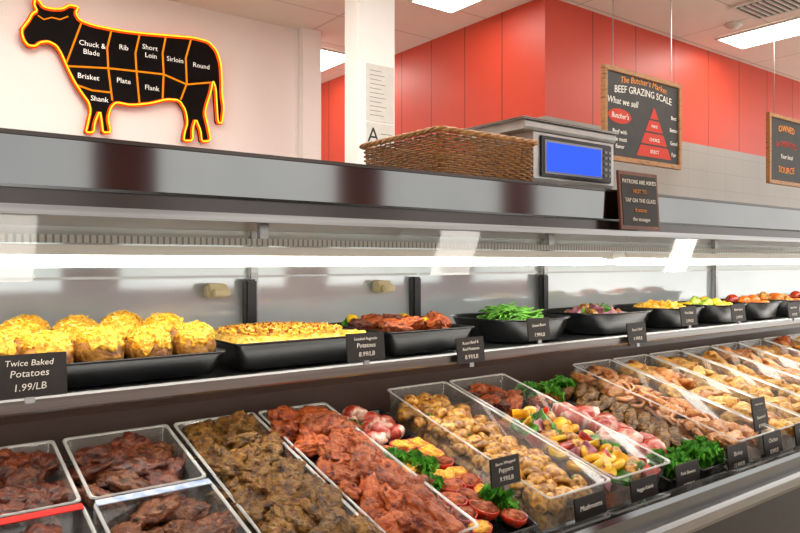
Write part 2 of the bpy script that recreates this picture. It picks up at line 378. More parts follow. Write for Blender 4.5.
# ------------------------------------------------------------ display case
X0,X1=-.45,5.6
case=empty('refrigerated_display_case',(2.5,1.4,0)); tag(case,'long stainless steel and glass refrigerated butcher display case','display case')
extrude_x('canopy',[(1.285,H+.122),(1.28,H+.127),(1.28,H+.206),(1.286,H+.2157),(1.98,H+.2157),(1.98,H+.122)],X0,X1,M_steel,case)['label']='polished stainless top canopy'
box('canopy_edge',X0,X1,1.2785,1.29,H+.207,H+.2145,M_darktrim,case)
box('canopy_band',X0,X1,1.292,1.33,H+.094,H+.122,M_darktrim,case)['label']='dark bronze band under the canopy'
extrude_x('glass_channel',[(1.268,H+.078),(1.268,H+.094),(1.30,H+.094),(1.30,H+.078)],X0,X1,M_steel2,case)
box('canopy_underside',X0,X1,1.33,1.98,H+.09,H+.1215,M_under2,case)
M_louvre=seammat('louvre_strip',['#cfccc4','#d8d5ce'],[(0,.012,0)],rough=.4,line='#8c8882',width=.004)
box('air_louvre',X0,X1,1.335,1.35,H+.034,H+.048,M_louvre,case)
for a,c in ((X0,1.80),(1.84,3.7),(3.74,X1)):
    box('lamp_housing',a+.01,c-.01,1.30,1.40,H+.012,H+.03,M_white,case,bev=.003)
    extrude_x('lamp_tube',[(1.30+.035+.03*math.cos(t*math.pi/8),H+.001+.0105*math.sin(t*math.pi/8)) for t in range(16)],a+.03,c-.03,M_tube,case)
for x in [X0+.2+.9*k for k in range(7)]:
    box('lamp_bracket',x,x+.02,1.345,1.36,H+.03,H+.092,M_steel2,case)
def pane(a,c):
    vs=[(a,1.198,H-.03),(c,1.198,H-.03),(c,1.272,H+.08),(a,1.272,H+.08)]
    g=link('glass_visor',mesh('glass_visor',vs,[(0,1,2,3)],M_glass,recalc=False),case); g['label']='short clear glass visor under the canopy'
for a,c in ((X0,1.815),(1.82,3.715),(3.72,X1)): pane(a,c)
box('shelf_board',X0,X1,1.37,1.80,H-.25,H-.238,M_steel2,case)
extrude_x('shelf_rail',[(1.352,H-.262),(1.35,H-.258),(1.35,H-.238),(1.356,H-.234),(1.37,H-.234),(1.37,H-.262)],X0,X1,M_steel2,case)
box('shelf_rail_trim',X0,X1,1.352,1.37,H-.276,H-.262,M_darktrim,case)
box('added_shelf_strip',X0+.05,X1-.05,1.374,1.40,H-.262,H-.252,M_under,case)  # glowing strip added behind the rail to light pans the shelf shades
for x in (-.3,.9,1.82,3.0,4.2):
    box('shelf_bracket',x,x+.012,1.40,1.88,H-.285,H-.25,M_steel2,case)
xs=[-.45,.2,.885,1.5,2.15,2.8,3.45,4.1,4.8,5.6]
for i in range(len(xs)-1):
    y=1.90+.015*(i%2)
    box('rear_door',xs[i],xs[i+1]+.02,y,y+.01,H-.235,H+.09,M_door,case)
    box('door_stile',xs[i],xs[i]+.022,y-.01,y,H-.235,H+.09,M_steel2,case)
    box('door_rail',xs[i],xs[i+1],y-.008,y,H-.045,H-.038,M_steel2,case)
for x in (.86,1.47,2.12): box('door_latch',x,x+.035,1.87,1.90,H-.22,H-.05,M_black,case,bev=.005)
M_beige=mat('beige_handle',['#cdbd8c','#dccda0'],rough=.4)
def handle(x):
    hd=box('door_handle',x-.03,x+.03,1.855,1.89,H-.10,H-.06,M_beige,case,bev=.006)
    hd2=box('handle_grip',x-.02,x+.03,1.835,1.856,H-.095,H-.075,M_beige,hd,bev=.004)
for x in (.77,1.34): handle(x)
box('rear_liner',X0,X1,1.56,1.575,H-.52,H-.252,mat('dark_liner',['#3c2c28','#4a3832'],scale=3,rough=.4),case)
box('rear_cladding',X0,X1,1.93,1.98,.1,H-.236,M_white,case)
box('rear_ledge',X0,X1,1.57,1.99,H-.262,H-.25,M_white,case)
SL=.25; ANG=math.atan(SL)
def rimz(y): return H-.335+SL*(y-1.5)
DEP=.085
def dz(y): return rimz(y)-DEP/math.cos(ANG)
extrude_x('product_deck',[(.925,dz(.925)-.002),(1.555,dz(1.555)-.002),(1.555,dz(1.555)-.014),(.925,dz(.925)-.014)],X0,X1,M_steel2,case)
extrude_x('front_rail',[(.846,H-.515),(.85,H-.505),(.88,H-.505),(.885,H-.55),(.93,H-.568),(.93,H-.60),(.86,H-.60),(.846,H-.59)],X0,X1,M_steel,case)
extrude_x('front_bumper',[(.83,H-.545),(.826,H-.555),(.826,H-.575),(.83,H-.585),(.846,H-.585),(.846,H-.545)],X0,X1,M_steel2,case)
box('base_panel',X0,X1,.88,1.95,.1,H-.602,M_black,case)
box('toe_kick',X0+.02,X1-.02,.95,1.9,0,.1,M_black,case)

# ------------------------------------------------------------ basket
bk=empty('wicker_basket',(1.2975,1.497,H+.216)); tag(bk,'brown woven willow basket on top of the display case','basket')
W,Ld,Hh=.35,.345,.115
def rrpath(w,l,r,N):
    pts=rr(w,l,r,0,6); P=[Vector((p[0],p[1])) for p in pts]; seg=[(P[(i+1)%len(P)]-P[i]).length for i in range(len(P))]; T=sum(seg); res=[]
    i=0;acc=0
    for k in range(N):
        t=T*k/N
        while acc+seg[i]<t: acc+=seg[i]; i+=1
        q=P[i].lerp(P[(i+1)%len(P)],(t-acc)/seg[i]); res.append(q)
    return res
vs,fs=[],[]; NP=240; rows=17
for r_ in range(rows):
    s=.992+.008*r_/(rows-1); path=rrpath(W*s-.01,Ld*s-.01,.010,NP); pts=[]
    for k,q in enumerate(path):
        nrm=Vector((q.x/W,q.y/Ld)); nrm=Vector((1 if abs(nrm.x)>abs(nrm.y) else 0,1 if abs(nrm.y)>=abs(nrm.x) else 0)); nrm.x*=math.copysign(1,q.x); nrm.y*=math.copysign(1,q.y)
        off=.0034*math.sin(k*2*math.pi/8+ (math.pi if r_%2 else 0))
        pts.append((q.x+nrm.x*off,q.y+nrm.y*off,.005+r_*.0061))
    tubegeo(pts,.0030,5,True,vs,fs)
link('woven_wall',mesh('woven_wall',vs,fs,M_wick,True),bk,True)
vs,fs=[],[]; path=rrpath(W-.012,Ld-.012,.010,120)
for q in path[::2]: tubegeo([(q.x*.992,q.y*.992,.002),(q.x,q.y,.112)],.0026,5,False,vs,fs)
link('stakes',mesh('stakes',vs,fs,M_wick2,True),bk,True)
vs,fs=[],[]; path=rrpath(W+.006,Ld+.006,.010,160)
for ph in (0,math.pi*.66,math.pi*1.33):
    tubegeo([(q.x*(1+.014*math.cos(k*.6+ph)),q.y*(1+.014*math.cos(k*.6+ph)),.114+.004*math.sin(k*.6+ph)) for k,q in enumerate(path)],.0045,5,True,vs,fs)
link('braided_rim',mesh('braided_rim',vs,fs,M_wick2,True),bk,True)
link('base',rings('base',[rr(W*.95,Ld*.95,.02,0),rr(W*.95,Ld*.95,.02,.006)],M_wick,(True,True),False),bk,True)

# ------------------------------------------------------------ scale
s=empty('counter_scale',(1.69,1.53,H+.216)); tag(s,'grey deli counter scale with blue lit display on case top','scale')
M_sil=mat('silver_scale_body',['#bcbcba','#cccccb'],rough=.3,metal=.3); M_dk=mat('dark_scale_face',['#1b1d24','#24262e'],rough=.3); M_bez=mat('grey_bezel',['#8e9298'],rough=.35)
M_blue=emit('blue_lcd','#3c62ff',1.25)
extrude_x('body',[(1.375,H+.226),(1.365,H+.24),(1.365,H+.372),(1.38,H+.3745),(1.60,H+.3745),(1.60,H+.226)],1.506,1.876,M_sil,s)
box('face_panel',1.53,1.858,1.358,1.366,H+.245,H+.364,M_dk,s,bev=.003)
box('display_screen',1.552,1.80,1.354,1.359,H+.262,H+.345,M_blue,s)
box('display_bezel',1.545,1.807,1.3555,1.3585,H+.255,H+.352,M_bez,s)
for k in range(5): box('key',1.82,1.832,1.3545,1.3585,H+.264+k*.018,H+.272+k*.018,M_bez,s); box('key',1.84,1.852,1.3545,1.3585,H+.264+k*.018,H+.272+k*.018,M_bez,s)
extrude_x('upper_housing',[(1.362,H+.375),(1.355,H+.382),(1.355,H+.396),(1.36,H+.400),(1.62,H+.400),(1.62,H+.375)],1.46,1.876,M_sil,s)
box('weighing_platter',1.445,1.882,1.345,1.63,H+.4005,H+.407,M_chrome,s,bev=.003)
for x in (1.54,1.85):
    for y in (1.395,1.575):
        f=link('foot',lathe('foot',[(.014,0),(.014,.008),(.01,.0105)],M_black,16),s,True); f.location=(x-1.69,y-1.53,.0)

sg=empty('framed_counter_sign',(1.85,1.262,H+.095)); tag(sg,'small brown framed notice leaning against the steel canopy','sign')
box('frame',-.1,.1,-.004,.004,0,.175,mat('brown_sign_frame',['#5a3020','#7a4630'],scale=20,rough=.4),sg,bev=.002,local=True)
box('panel',-.088,.088,-.0055,-.003,.012,.163,M_board,sg,local=True)
for i,t_ in enumerate(("PATRONS ARE ASKED","NOT TO","TAP ON THE GLASS","it scares","the sausages")):
    t=link('lettering',textmesh(t_,.0175,M_chalkor if i%2 else M_chalk),sg,True); t.matrix_basis=Matrix.Translation((0,-.007,.143-.028*i))@Matrix.Rotation(math.radians(90),4,'X')
sg.rotation_euler=(math.radians(-4),0,0); sg.location=(1.85,1.25,H+.096)

# ------------------------------------------------------------ price tags
def price_tag(x,y,z,w,h,l1,l2,label,tilt=-.12,rz=0):
    e=empty('price_tag',(x,y,z)); tag(e,label,'price tag',group='black price tags')
    e.rotation_euler=(tilt,0,rz)
    link('tag_board',boxmesh('tag_board',-w/2,w/2,-.002,.002,-h/2,h/2,M_tag,.0008),e,True)
    L1=l1.split('\n'); lines=[(q,h*.17+h*.12*(len(L1)-1-2*i)) for i,q in enumerate(L1)]+[(l2,-h*.26)]
    for t_,zz in lines:
        t=link('lettering',textmesh(t_,min(h*.23,w*1.35/max(6,len(t_))),M_chalk,ext=.0002,shear=.15),e,True); t.matrix_basis=Matrix.Translation((0,-.0026,zz))@Matrix.Rotation(math.radians(90),4,'X')@Matrix.Rotation(ru(-.02,.04),4,'Z')
    link('tag_clip',boxmesh('tag_clip',-.008,.008,-.0015,.006,-h/2-.010,-h/2+.002,M_steel2,.001),e,True)
TL='black price tag with white chalk writing clipped to steel shelf rail'
for x,z,w,h,a,c in ((.217,-.194,.118,.074,'Twice Baked\nPotatoes','1.99/LB'),(.911,-.195,.105,.064,'Loaded Augratin\nPotatoes','8.99/LB'),(1.238,-.2276,.095,.066,'Roast Beef &\nRed Potatoes','8.99/LB'),(1.497,-.188,.09,.062,'Green Beans','7.99/LB'),(1.96,-.2276,.1,.066,'Pasta Salad','6.99/LB'),(2.262,-.187,.1,.066,'Fruit Salad','5.99/LB'),(2.60,-.19,.1,.066,'Baked Apples','5.99/LB'),(3.05,-.2,.1,.066,'Sweet Potato','4.99/LB')):
    price_tag(x,1.338,H+z,w,h,a,c,TL)
TL2='black price tag with white chalk writing on front of meat pan'
for x,y,z,a,c in ((1.195,.925,-.518,'Mushrooms','6.99/LB'),(1.385,.925,-.518,'Veggie Kabob','7.99/LB'),(1.56,.925,-.514,'Pork Skewers','8.99/LB'),(1.795,.925,-.507,'Shrimp','12.99/LB'),(1.985,.925,-.502,'Chicken','8.99/LB'),(2.17,.925,-.50,'Chicken','7.99/LB')):
    price_tag(x,y,H+z,.1,.068,a,c,TL2)
price_tag(1.02,1.0,H-.42,.082,.056,'Bacon Wrapped\nPeppers','9.99/LB',TL2)
for x,y,z,a,c in ((2.10,1.02,-.43,'Chicken Breast','8.99/LB'),(2.0,.965,-.445,'Seasoned','8.99/LB')):
    price_tag(x,y,H+z,.08,.055,a,c,'black price tag standing up at the end of a clear pan')

# ------------------------------------------------------------ pans
def frame(xc,yf):
    return Matrix.Translation((xc,yf,dz(yf)))@Matrix.Rotation(ANG,4,'X')
def panmesh(w,l,h,mats):
    loops=[rr(w-.034,l-.034,.010,.001),rr(w-.024,l-.024,.012,.006),rr(w-.012,l-.012,.010,h-.004),rr(w-.002,l-.002,.009,h-.001),rr(w,l,.009,h-.005)]
    return rings('pan',loops,mats,(True,False),True,[0,0,1,1])
def pan(xa,xb,yf,yb,h=DEP,dark=False,label=None):
    w=xb-xa-.004; l=(yb-yf)/math.cos(ANG)
    F=frame((xa+xb)/2,yf)
    o=link('food_pan',panmesh(w,l,h,[M_bowl,M_bowl] if dark else [M_pan,M_rim]))
    o.matrix_basis=F@Matrix.Translation((0,l/2,.0))
    tag(o,label or ('shallow black pan on the case deck' if dark else 'clear plastic food pan on the case deck'),'food pan',group='food pans on the deck')
    return F,w,l,o

TPL={}
def tpl(kind,fn,n=4): TPL[kind]=[fn() for _ in range(n)]
tpl('mB',lambda:blobmesh('meat',.050,.035,.020,MEATB,.38,1.6,.2,5,4,.16,box_=.06),6)
tpl('mC',lambda:blobmesh('meat',.049,.032,.020,MEATC,.42,1.8,.24,5.5,4,.2,box_=.05),8)
tpl('mD',lambda:blobmesh('meat',.052,.032,.020,MEATD,.4,1.7,.22,5,4,.18,box_=.05),8)
tpl('mE',lambda:blobmesh('meat',.050,.036,.021,MEATE,.38,1.6,.2,5,4,.16,box_=.06),6)
tpl('chick',lambda:blobmesh('chicken',.048,.03,.018,CHICK,.34,1.5,.14,5,3,.16))
tpl('chickY',lambda:blobmesh('chicken',.046,.03,.018,CHICKY,.34,1.5,.14,6,3,.18))
tpl('bread',lambda:blobmesh('cutlet',.05,.034,.016,BREAD,.2,1.4,.08,9,3,.1))
tpl('skew',lambda:blobmesh('skewer_meat',.05,.016,.014,MEATC,.25,2.2,.14,8,3,.15))
tpl('bacon',lambda:blobmesh('bacon_roll',.036,.025,.022,BACON,.18,1.8,.10,6,3,.08))
tpl('sal',lambda:blobmesh('pasta_piece',.014,.009,.008,SAL,.3,1.6,.1,4,2))
tpl('lemon',lambda:blobmesh('fruit',.03,.024,.023,LEMON,.06,1.5,.02,5,3))
tpl('orange',lambda:blobmesh('fruit',.028,.028,.026,ORANGE,.05,1.5,.02,5,3))
tpl('apple',lambda:blobmesh('fruit',.028,.028,.026,APPLE,.08,1.5,.02,5,3))
tpl('lime',lambda:blobmesh('fruit',.032,.024,.023,LIME,.1,1.5,.02,5,3))
def chunk(m,sx=.018,sy=.016,sz=.0055):
    def f():
        bm=bmesh.new(); bmesh.ops.create_cube(bm,size=2); bmesh.ops.subdivide_edges(bm,edges=bm.edges[:],cuts=5,use_grid_fill=True)
        q=Vector((R()*40,R()*40,R()*40))
        for v in bm.verts:
            c=v.co; nn=c.normalized(); c=c.lerp(nn*1.25,.22); c=c*(1+.22*noise.noise(c*1.3+q))
            v.co=Vector((c.x*sx,c.y*sy,c.z*sz+.007*(c.x**2)))
        me=bpy.data.meshes.new('pepper_piece'); bm.to_mesh(me); bm.free(); me.materials.append(m)
        for p in me.polygons: p.use_smooth=True
        return me
    return f
tpl('pr',chunk(PEPR)); tpl('py',chunk(PEPY)); tpl('pg',chunk(PEPG)); tpl('on',chunk(ONION,.017,.013,.007))
def disc():
    prof=[(.004,-.005),(.019,-.006),(.021,-.002),(.021,.003),(.019,.006),(.004,.005)]
    return lathe('squash_slice',prof,[PEPY],20)
tpl('squash',disc,2)
def mush():
    prof=[(.005,-.014),(.008,-.013),(.007,-.005),(.010,-.002),(.017,-.005),(.0215,-.003),(.022,.002),(.019,.008),(.013,.012),(.006,.0145),(.001,.015)]
    me=lathe('mushroom',prof,MUSH,22); q=Vector((R()*30,R()*30,0))
    for v in me.vertices: v.co=v.co*(1+.22*noise.noise(v.co*45+q)+.06*noise.noise(v.co*140+q))
    return me
tpl('mush',mush,6)
def shrimp():
    pts=[(.022*math.cos(t),.022*math.sin(t),.002*math.sin(3*t)) for t in [(-.3+4.2*i/13) for i in range(14)]]
    vs,fs=tubegeo(pts,.0095,8,False,rf=lambda t:(.95-.7*t)*(1+.08*math.cos(t*40)) if t<.9 else .5)
    return mesh('shrimp',vs,fs,SHRIMP,True)
tpl('shrimp',shrimp,3)
def bean():
    a=ru(-.008,.008); pts=[(-.045+.09*i/7,a*math.sin(math.pi*i/7)*1.5,.003*math.sin(i)) for i in range(8)]
    vs,fs=tubegeo(pts,.0038,6,False,rf=lambda t:.4+.6*math.sin(math.pi*min(max(t,.05),.95))**.4)
    return mesh('green_bean',vs,fs,BEAN,True)
tpl('bean',bean,4)
def kale():
    vs,fs=[],[]
    for i in range(34):
        az=2*math.pi*i/34*3.4+ru(-.2,.2); el=ru(.1,1.4); Rr=ru(.028,.048); ph=ru(0,6); nr,nt=6,22; b0=len(vs)
        Mx=Matrix.Rotation(az,3,'Z')@Matrix.Rotation(-el,3,'Y')
        for a in range(nr+1):
            r=a/nr
            for t in range(nt+1):
                th=-.55+1.1*t/nt; am=.010*r*r
                p=Vector((r*Rr*math.cos(th),r*Rr*math.sin(th),-.014*r*r+am*math.sin(17*th+ph)+am*.7*math.sin(37*th+ph*2)))
                p.x+=.006*r*r*math.cos(27*th+ph)
                vs.append(Mx@p)
        for a in range(nr):
            for t in range(nt):
                k=b0+a*(nt+1)+t; fs.append((k,k+1,k+nt+2,k+nt+1))
    return mesh('kale',vs,fs,KALE,True)
tpl('kale',kale,3)

INFO={'mB':('marinated_chop','brown marinated meat chop in clear plastic pan','meat'),
'mC':('seasoned_beef_piece','herb rubbed golden brown beef piece in clear pan','meat'),
'mD':('spiced_beef_piece','reddish spice rubbed beef piece in clear pan','meat'),
'mE':('peppered_chop','dark peppered meat chop in clear plastic pan','meat'),
'chick':('chicken_piece','pale pink marinated chicken piece in clear pan','chicken'),
'chickY':('chicken_piece','yellow seasoned raw chicken piece in clear pan','chicken'),
'bread':('breaded_cutlet','golden breaded cutlet in clear plastic pan','cutlet'),
'skew':('meat_skewer','long brown seasoned meat skewer in black pan','skewer'),
'bacon':('bacon_wrapped_bite','red and white bacon wrapped bite in black pan','bacon roll'),
'sal':('pasta_piece','creamy golden pasta piece in black bowl','pasta'),
'lemon':('lemon','yellow lemon in black bowl on the shelf','fruit'),'orange':('orange','orange fruit in black bowl on the shelf','fruit'),
'apple':('apple','red apple in black bowl on the shelf','fruit'),'lime':('pear','yellow green pear in black bowl on the shelf','fruit'),
'pr':('pepper_piece','glossy red bell pepper piece','pepper'),'py':('pepper_piece','yellow bell pepper piece','pepper'),'pg':('pepper_piece','green bell pepper piece','pepper'),'on':('onion_piece','purple red onion wedge','onion'),
'squash':('squash_slice','round yellow squash slice','squash'),'mush':('mushroom','golden brown marinated mushroom in clear pan','mushroom'),
'shrimp':('shrimp','peeled curled pink shrimp in clear pan','shrimp'),'bean':('green_bean','cooked green bean in black bowl','green bean'),
'kale':('kale_bunch','curly bright green kale garnish bunch','kale')}
def put(kind,F,x,y,z,rot=(0,0,0),s=1,group=None,label=None):
    me=random.choice(TPL[kind]); nm,lb,ct=INFO[kind]
    o=bpy.data.objects.new(nm,me); COL.objects.link(o)
    o.matrix_basis=F@Matrix.Translation((x,y,z))@Euler(rot).to_matrix().to_4x4()@Matrix.Diagonal((s,s,s,1))
    tag(o,label or lb,ct,group or (nm.replace('_',' ')+'s')); return o
def fill(F,w,l,kinds,nx,ny,z,group,y0=0,y1=None,sc_=(.85,1.15),mound=.012,tilt=.45,flatrot=None,jit=.3,mg=.035):
    y1=l if y1 is None else y1
    for j in range(ny):
        for i in range(nx):
            k=kinds if isinstance(kinds,str) else random.choice(kinds)
            fx=(i+.5+ru(-jit,jit)*.7+(.25 if j%2 else -.25)*(nx>1))/nx-.5; fx=max(-.5,min(.5,fx))
            x=fx*(w-mg*1.3); y=y0+mg*.6+(j+.5+ru(-jit,jit))/ny*(y1-y0-mg*1.2)
            zz=z+mound*(1-(2*fx)**2)+ru(-.004,.006)
            rz=ru(0,6.28) if flatrot is None else flatrot+ru(-.25,.25)
            put(k,F,x,y,zz,(ru(-tilt,tilt),ru(-tilt,tilt),rz),ru(*sc_),group)
def bed(F,w,l,z,m,name,label,y0=0,y1=None,amp=.008,cat='food',inset=.017,ez=.010):
    y1=l if y1 is None else y1; nx,ny=20,int(20*(y1-y0)/w)+4; vs=[];fs=[]; q=Vector((R()*50,R()*50,0))
    for j in range(ny+1):
        for i in range(nx+1):
            fx=i/nx-.5; fy=j/ny; edge=i in(0,nx) or j in(0,ny)
            x=fx*(w-2*inset)*(.95 if edge and i in (0,nx) else 1); y=y0+inset+fy*(y1-y0-2*inset)
            zz=ez if edge else z+amp*noise.noise(Vector((x*40,y*40,0))+q)+amp*.6*noise.noise(Vector((x*120,y*120,0))+q)
            vs.append((x,y,zz))
    for j in range(ny):
        for i in range(nx):
            k=j*(nx+1)+i; fs.append((k,k+1,k+nx+2,k+nx+1))
    o=link(name,mesh(name,vs,fs,m,True)); o.matrix_basis=F; tag(o,label,cat,kind='stuff'); return o

M_strip=mat('red_label_strip',['#c81e1a'],rough=.3); M_strip2=mat('pale_blue_label_strip',['#c8d4e4','#8aa0c8'],scale=60,rough=.3)
YF,YB=.95,1.50; YM=1.27
for xa,xb,k1 in ((-.14,.07,'mE'),(.075,.285,'mE'),(.294,.503,'mE')):
    for ya,yb in ((YF,YM-.006),(YM+.006,YB)):
        F,w,l,o=pan(xa,xb,ya,yb)
        bed(F,w,l,.03,MEATE,'meat_layer','dark marinade covered meat filling a clear pan')
        fill(F,w,l,'mE' if xa<.2 else ('mB' if ya<1.2 else ['mE','mB']),3,4 if ya>1.2 else 5,.046,'marinated chops in the split pans',sc_=(.8,1.05),tilt=.45)
        if ya<1.1:
            q=link('label_strip',boxmesh('label_strip',-w/2+.004,w/2-.004,l/2-.018,l/2-.001,DEP,DEP+.0015,M_strip if xa<.2 else M_strip2),o,True); q['label']='red printed label strip on the pan edge' if xa<.2 else 'pale blue printed label strip on the pan edge'
F,w,l,o=pan(.51,.70,YF,YB); bed(F,w,l,.045,MEATC,'meat_layer','golden brown marinade covered meat filling a clear pan')
fill(F,w,l,'mC',3,12,.062,'seasoned beef in clear pan',sc_=(.8,1.12),tilt=.5)
F,w,l,o=pan(.705,.89,YF,YB); bed(F,w,l,.045,MEATD,'meat_layer','red spiced marinade covered meat filling a clear pan')
fill(F,w,l,'mD',3,12,.062,'spiced beef in clear pan',sc_=(.8,1.12),tilt=.5)
# E
F,w,l,o=pan(.895,1.06,YF,YB,h=.045,dark=True); bed(F,w,l,.02,M_bowl,'pan_liner','black tray liner under stuffed peppers')
fill(F,w,l,'bacon',3,3,.038,'bacon wrapped bites in black pan',y0=.38,y1=l,sc_=(.75,.95))
def stuffed(F,x,y,z,rz,s):
    e=empty('stuffed_pepper',(0,0,0)); e.matrix_basis=F@Matrix.Translation((x,y,z))@Matrix.Rotation(rz,4,'Z')@Matrix.Diagonal((s,s,s,1))
    tag(e,'red pepper half stuffed with yellow cheese in black pan','stuffed pepper','stuffed pepper halves')
    link('pepper_shell',SH[0],e,True); c=link('cheese_filling',random.choice(SH[1]),e,True); c.location=(0,0,.006)
loops=[]
for r_,z_ in ((.35,-.014),(.7,-.011),(.92,-.002),(1,.01),(.93,.011),(.85,.002)):
    loops.append([(math.cos(2*math.pi*k/24)*.032*r_*(1+.06*math.cos(6*math.pi*k/24)),math.sin(2*math.pi*k/24)*.025*r_,z_) for k in range(24)])
SH=(rings('pepper_shell',loops,PEPR,(True,False)),[blobmesh('cheese_filling',.028,.021,.012,[CHEESO,MEATD,CHEESO,MEATD][i],.3,2,.3,9,3,.2) for i in range(4)])
for j in range(8):
    for i in range(3):
        if (i,j) in ((1,0),(0,3),(1,5),(2,1),(0,6)): continue
        stuffed(F,(-.048+.048*i)+ru(-.006,.006),.035+.046*j+ru(-.006,.006),.04+ru(0,.006),ru(0,6),ru(.85,1.05))
put('kale',F,0.045,.09,.045,s=.9); put('kale',F,-.02,.265,.04,s=.95); put('kale',F,-.045,.20,.04,s=.7); put('kale',F,-.05,.32,.04,s=.7); put('kale',F,-.05,.48,.035,s=.7)
BH=.098
# F
F,w,l,o=pan(1.067,1.273,YF,YB,h=BH); bed(F,w,l,.035,MUSH,'mushroom_layer','glossy golden mushrooms filling a clear pan')
fill(F,w,l,'mush',6,16,.050,'mushrooms in clear pan',sc_=(.8,1.25),tilt=.9,mg=.03)
for k in range(9): put('pg',F,ru(-.07,.07),ru(.05,.5),.068,(ru(-.5,.5),0,ru(0,6)),.5,'green pepper pieces among the mushrooms')
# G
F,w,l,o=pan(1.28,1.50,YF,YB,h=BH); bed(F,w,l,.035,MEATD,'kabob_layer','seasoned vegetables filling a clear pan')
fill(F,w,l,['pr','py','pg','on','squash','pg','pr','mush','mush'],5,10,.054,'kabob vegetables in clear pan',sc_=(1.0,1.3),tilt=.9,y0=0,y1=.40)
fill(F,w,l,['mE','mD','kale'],3,3,.052,'kabob meat in clear pan',sc_=(.55,.75),y0=.40)
for k in range(6): put('squash',F,ru(-.07,.07),ru(.03,.14),.076,(ru(-.9,.9),ru(-.5,.5),0),1.2,'yellow squash slices')
# H
F,w,l,o=pan(1.51,1.65,YF,YB,h=.045,dark=True); bed(F,w,l,.02,M_bowl,'pan_liner','black tray liner under bacon bites')
fill(F,w,l,'bacon',2,6,.042,'bacon wrapped bites in black pan',y0=.07,y1=.40,sc_=(1.15,1.4),tilt=.25)
fill(F,w,l,'mD',2,2,.04,'spiced beef in black pan',y0=.42,sc_=(.6,.8))
for x,y in ((-.03,.045),(.03,.05),(-.03,.50),(.03,.47)): put('kale',F,x,y,.045,s=ru(.8,1.0))
F,w,l,o=pan(1.655,1.795,YF,YB,h=.045,dark=True); bed(F,w,l,.02,M_bowl,'pan_liner','black tray liner under meat skewers')
fill(F,w,l,'skew',2,15,.045,'meat skewers in black pan',y0=.10,y1=.5,flatrot=.5,tilt=.2)
for x,y in ((-.03,.05),(.03,.05),(0,.52)): put('kale',F,x,y,.045,s=ru(.8,1.0))
def simple(xa,xb,kinds,m,ny=10,nx=3,s=(.85,1.1),lab='seasoned chicken filling a clear plastic pan'):
    F,w,l,o=pan(xa,xb,YF,YB,h=BH); bed(F,w,l,.032,m,'chicken_layer',lab)
    fill(F,w,l,kinds,nx,ny,.053,'portions in clear pans',sc_=s,tilt=.5); return F
simple(1.805,2.01,['shrimp','shrimp','chick'],CHICK,13,5,(.8,1.1))
simple(2.02,2.22,['chick','chickY'],CHICKY)
simple(2.23,2.43,'chickY',CHICKY)
simple(2.44,2.64,['bread','chickY'],BREAD)
simple(2.65,2.85,['chick'],CHICK)
simple(2.86,3.06,['chickY','bread'],CHICKY)
simple(3.07,3.27,['mD','bread'],MEATD)
simple(3.28,3.48,['bread','chickY'],BREAD)
simple(3.49,3.69,['mC','bread'],BREAD)

# ------------------------------------------------------------ shelf trays
SZ=H-.236
def shelftray(x0,x1,y0,y1,h,label,r=.02,name='serving_tray'):
    w,l=x1-x0,y1-y0
    loops=[rr(w-.07,l-.07,r,.0),rr(w-.045,l-.045,r,.004),rr(w-.008,l-.008,r,h-.004),rr(w,l,r,h),rr(w-.004,l-.004,r,h+.002),rr(w-.018,l-.018,r,h-.003),rr(w-.055,l-.055,r,.008)]
    o=link(name,rings(name,loops,M_bowl,(True,True))); o.location=((x0+x1)/2,(y0+y1)/2,SZ+.0005)
    tag(o,label,'tray',group='black serving trays on the shelf'); return Matrix.Translation(((x0+x1)/2,y0,SZ)),w,l
def potbody():
    bm=bmesh.new(); bmesh.ops.create_icosphere(bm,subdivisions=4,radius=1); q=Vector((R()*30,R()*30,R()*30))
    for v in bm.verts:
        n=v.co.normalized(); d=1+.12*noise.noise(n*1.4+q)+.03*noise.noise(n*4+q); c=n*d
        v.co=Vector((c.x*.046,c.y*.039,c.z*.037))
    me=bpy.data.meshes.new('potato_skin'); bm.to_mesh(me); bm.free(); me.materials.append(POTSKIN)
    for p in me.polygons: p.use_smooth=True
    return me
def cheesecap():
    # melted cap: upper part of the potato surface, lumpy, with a ragged dripping lower border
    q=Vector((R()*30,R()*30,R()*30)); vs,fs=[],[]; na,nr=56,18
    vs.append((0,0,.0455))
    for j in range(1,nr+1):
        for k in range(na):
            a=2*math.pi*k/na; lim=1.15+.5*noise.noise(Vector((math.cos(a)*2.2,math.sin(a)*2.2,0))+q)+.18*noise.noise(Vector((math.cos(a)*7,math.sin(a)*7,0))+q)
            th=lim*j/nr
            n=Vector((math.sin(th)*math.cos(a),math.sin(th)*math.sin(a),math.cos(th)))
            t=.007*(1-(j/nr)**5)+.0065*noise.noise(n*5+q)*(1-.6*(j/nr)**4)+.003*noise.noise(n*13+q)
            vs.append((n.x*(.0465+t),n.y*(.0395+t),n.z*(.0385+t)))
    for k in range(na): fs.append((0,1+k,1+(k+1)%na))
    for j in range(nr-1):
        for k in range(na): fs.append((1+j*na+k,1+(j+1)*na+k,1+(j+1)*na+(k+1)%na,1+j*na+(k+1)%na))
    return mesh('melted_cheese',vs,fs,CHEESO,True)
def shreds(name,rx,ry,rz,n,m,th=.0014,ln=.012):
    vs,fs=[],[]
    for _ in range(n):
        a=ru(0,6.28); r=math.sqrt(R()); x=rx*r*math.cos(a); y=ry*r*math.sin(a); z=rz*math.sqrt(max(0,1-r*r*.72))+ru(0,.003)
        d=Vector((ru(-1,1),ru(-1,1),ru(-.5,.35))).normalized()*ln*ru(.5,1); p=Vector((x,y,z))
        tubegeo([p-d/2,p+Vector((0,0,.001)),p+d/2],th,4,False,vs,fs)
    return mesh(name,vs,fs,m,False)
PB=[potbody() for _ in range(6)]
PT=[cheesecap() for _ in range(6)]
PS=[shreds('cheese_shreds',.040,.034,.046,110,CHEESE,.0015,.014) for _ in range(4)]
